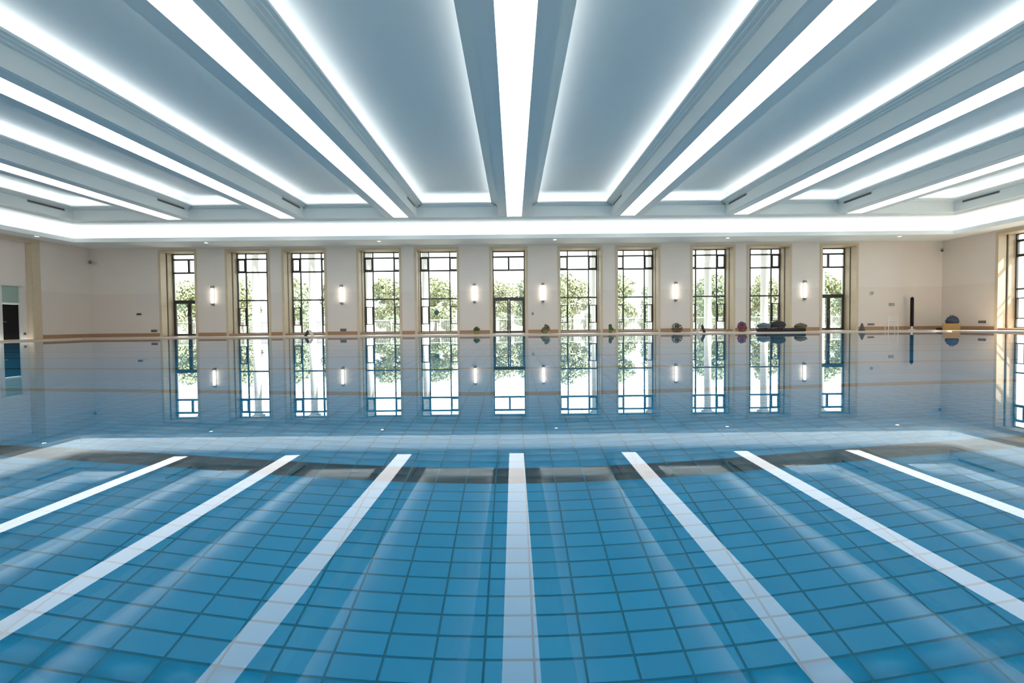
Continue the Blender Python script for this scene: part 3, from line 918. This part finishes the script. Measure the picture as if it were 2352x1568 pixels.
# pale picket fence
PW = 4.6
pk = MB()
nP = int(PW / 0.16)
for k in range(nP):
    xx = -PW / 2 + .10 + (k + .5) * (PW - .2) / nP
    pk.box(xx - .028, xx + .028, -.02, .02, .10, 1.14)
pk = pk.mesh('pickets', 'fence_white')
rail_t = MB().box(-PW / 2 + .062, PW / 2 - .06, -.035, .035, 1.14, 1.24).mesh('top_rail', 'exterior_white')
rail_b = MB().box(-PW / 2 + .062, PW / 2 - .06, -.03, .03, .04, .10).mesh('bottom_rail', 'exterior_white')
post = MB().box(PW / 2 - .06, PW / 2 + .06, -.06, .06, 0, 1.32).mesh('post', 'exterior_white')
for k in range(-8, 9):
    t = thing('picket_fence_panel', 'pale picket fence panel along the garden beyond the columns', 'fence', (k * (PW + .0), 41.0, -0.12), 0, 'garden fence panels')
    link('top_rail', rail_t, t); link('bottom_rail', rail_b, t); link('post', post, t)
    tag(link('pickets', pk, t), kind='stuff')

# trees and shrubs behind the fence
def crown_mesh(seed, w, h, base, n, size, mat):
    random.seed(seed)
    blobs = []
    for _ in range(13):
        z = base + random.random() ** 0.8 * (h - base)
        rr = w * (1.0 - 0.55 * abs((z - base) / (h - base) - 0.4))
        a = random.uniform(0, 2 * PI); r = rr * math.sqrt(random.random()) * 0.7
        blobs.append(((r * math.cos(a), r * math.sin(a), z), random.uniform(.28, .5) * w))
    return leaves(MB(), n, blob_fn(blobs), size).mesh('crown', mat)
TREES = [(crown_mesh(1, 2.3, 4.9, 0.9, 5200, 0.16, 'leaf_a'), 'yellow green'), (crown_mesh(2, 2.2, 4.3, 0.8, 4600, 0.15, 'leaf_b'), 'mid green'),
         (crown_mesh(3, 2.3, 5.4, 1.0, 5600, 0.16, 'leaf_c'), 'pale')]
trunk = MB().tube([(0, 0, 0), (0.05, 0, 1.2), (0, 0.05, 2.6), (0.1, 0, 3.6)], [.16, .13, .10, .05], 10).mesh('trunk', 'bark')
random.seed(11)
for k in range(34):
    kind = (0, 1, 2, 1, 0, 2, 0)[k % 7]
    row = k % 2
    x = -46 + (k // 2) * 5.6 + row * 2.8 + random.uniform(-.3, .3); y = 46.2 + row * 5.8 + random.uniform(-.3, .3)
    t = thing('garden_tree', '%s leafy tree growing behind the garden fence' % TREES[kind][1], 'tree', (x, y, -0.12), random.uniform(0, 6), 'garden trees behind the fence')
    s = random.uniform(.92, 1.08) + 0.16 * row; t.scale = (s, s, s)
    link('crown', TREES[kind][0], t); link('trunk', trunk, t)
shrub = crown_mesh(5, 0.95, 1.6, 0.35, 1500, 0.10, 'leaf_b')
stem = MB().tube([(0, 0, 0), (0.02, 0, .4), (0, .03, .9)], [.05, .04, .02], 8).mesh('stem', 'bark')
for k in range(30):
    t = thing('garden_shrub', 'low rounded shrub planted right behind the picket fence', 'shrub', (-40 + k * 2.8 + random.uniform(-.1, .1), 42.9 + random.uniform(-.1, .1), -0.12), random.uniform(0, 6), 'shrubs along the fence')
    link('foliage', shrub, t); link('stem', stem, t)

# far hills
mb = MB(); NX, NY = 60, 10
for j in range(NY + 1):
    for i in range(NX + 1):
        xx = -500 + 1000 * i / NX; yy = 260 + 160 * j / NY
        hgt = 34 * math.sin(min(1, j / 6) * PI / 2) * (0.75 + 0.16 * math.sin(xx * .018 + 1) + 0.10 * math.sin(xx * .047 + 2) + .04 * math.sin(xx * .12))
        mb.v.append((xx, yy, -0.5 + hgt))
for j in range(NY):
    for i in range(NX):
        a = j * (NX + 1) + i
        mb.f.append((a, a + 1, a + NX + 2, a + NX + 1)); mb.mi.append(0)
struct(mb.build('hills', 'hill', smooth=True))
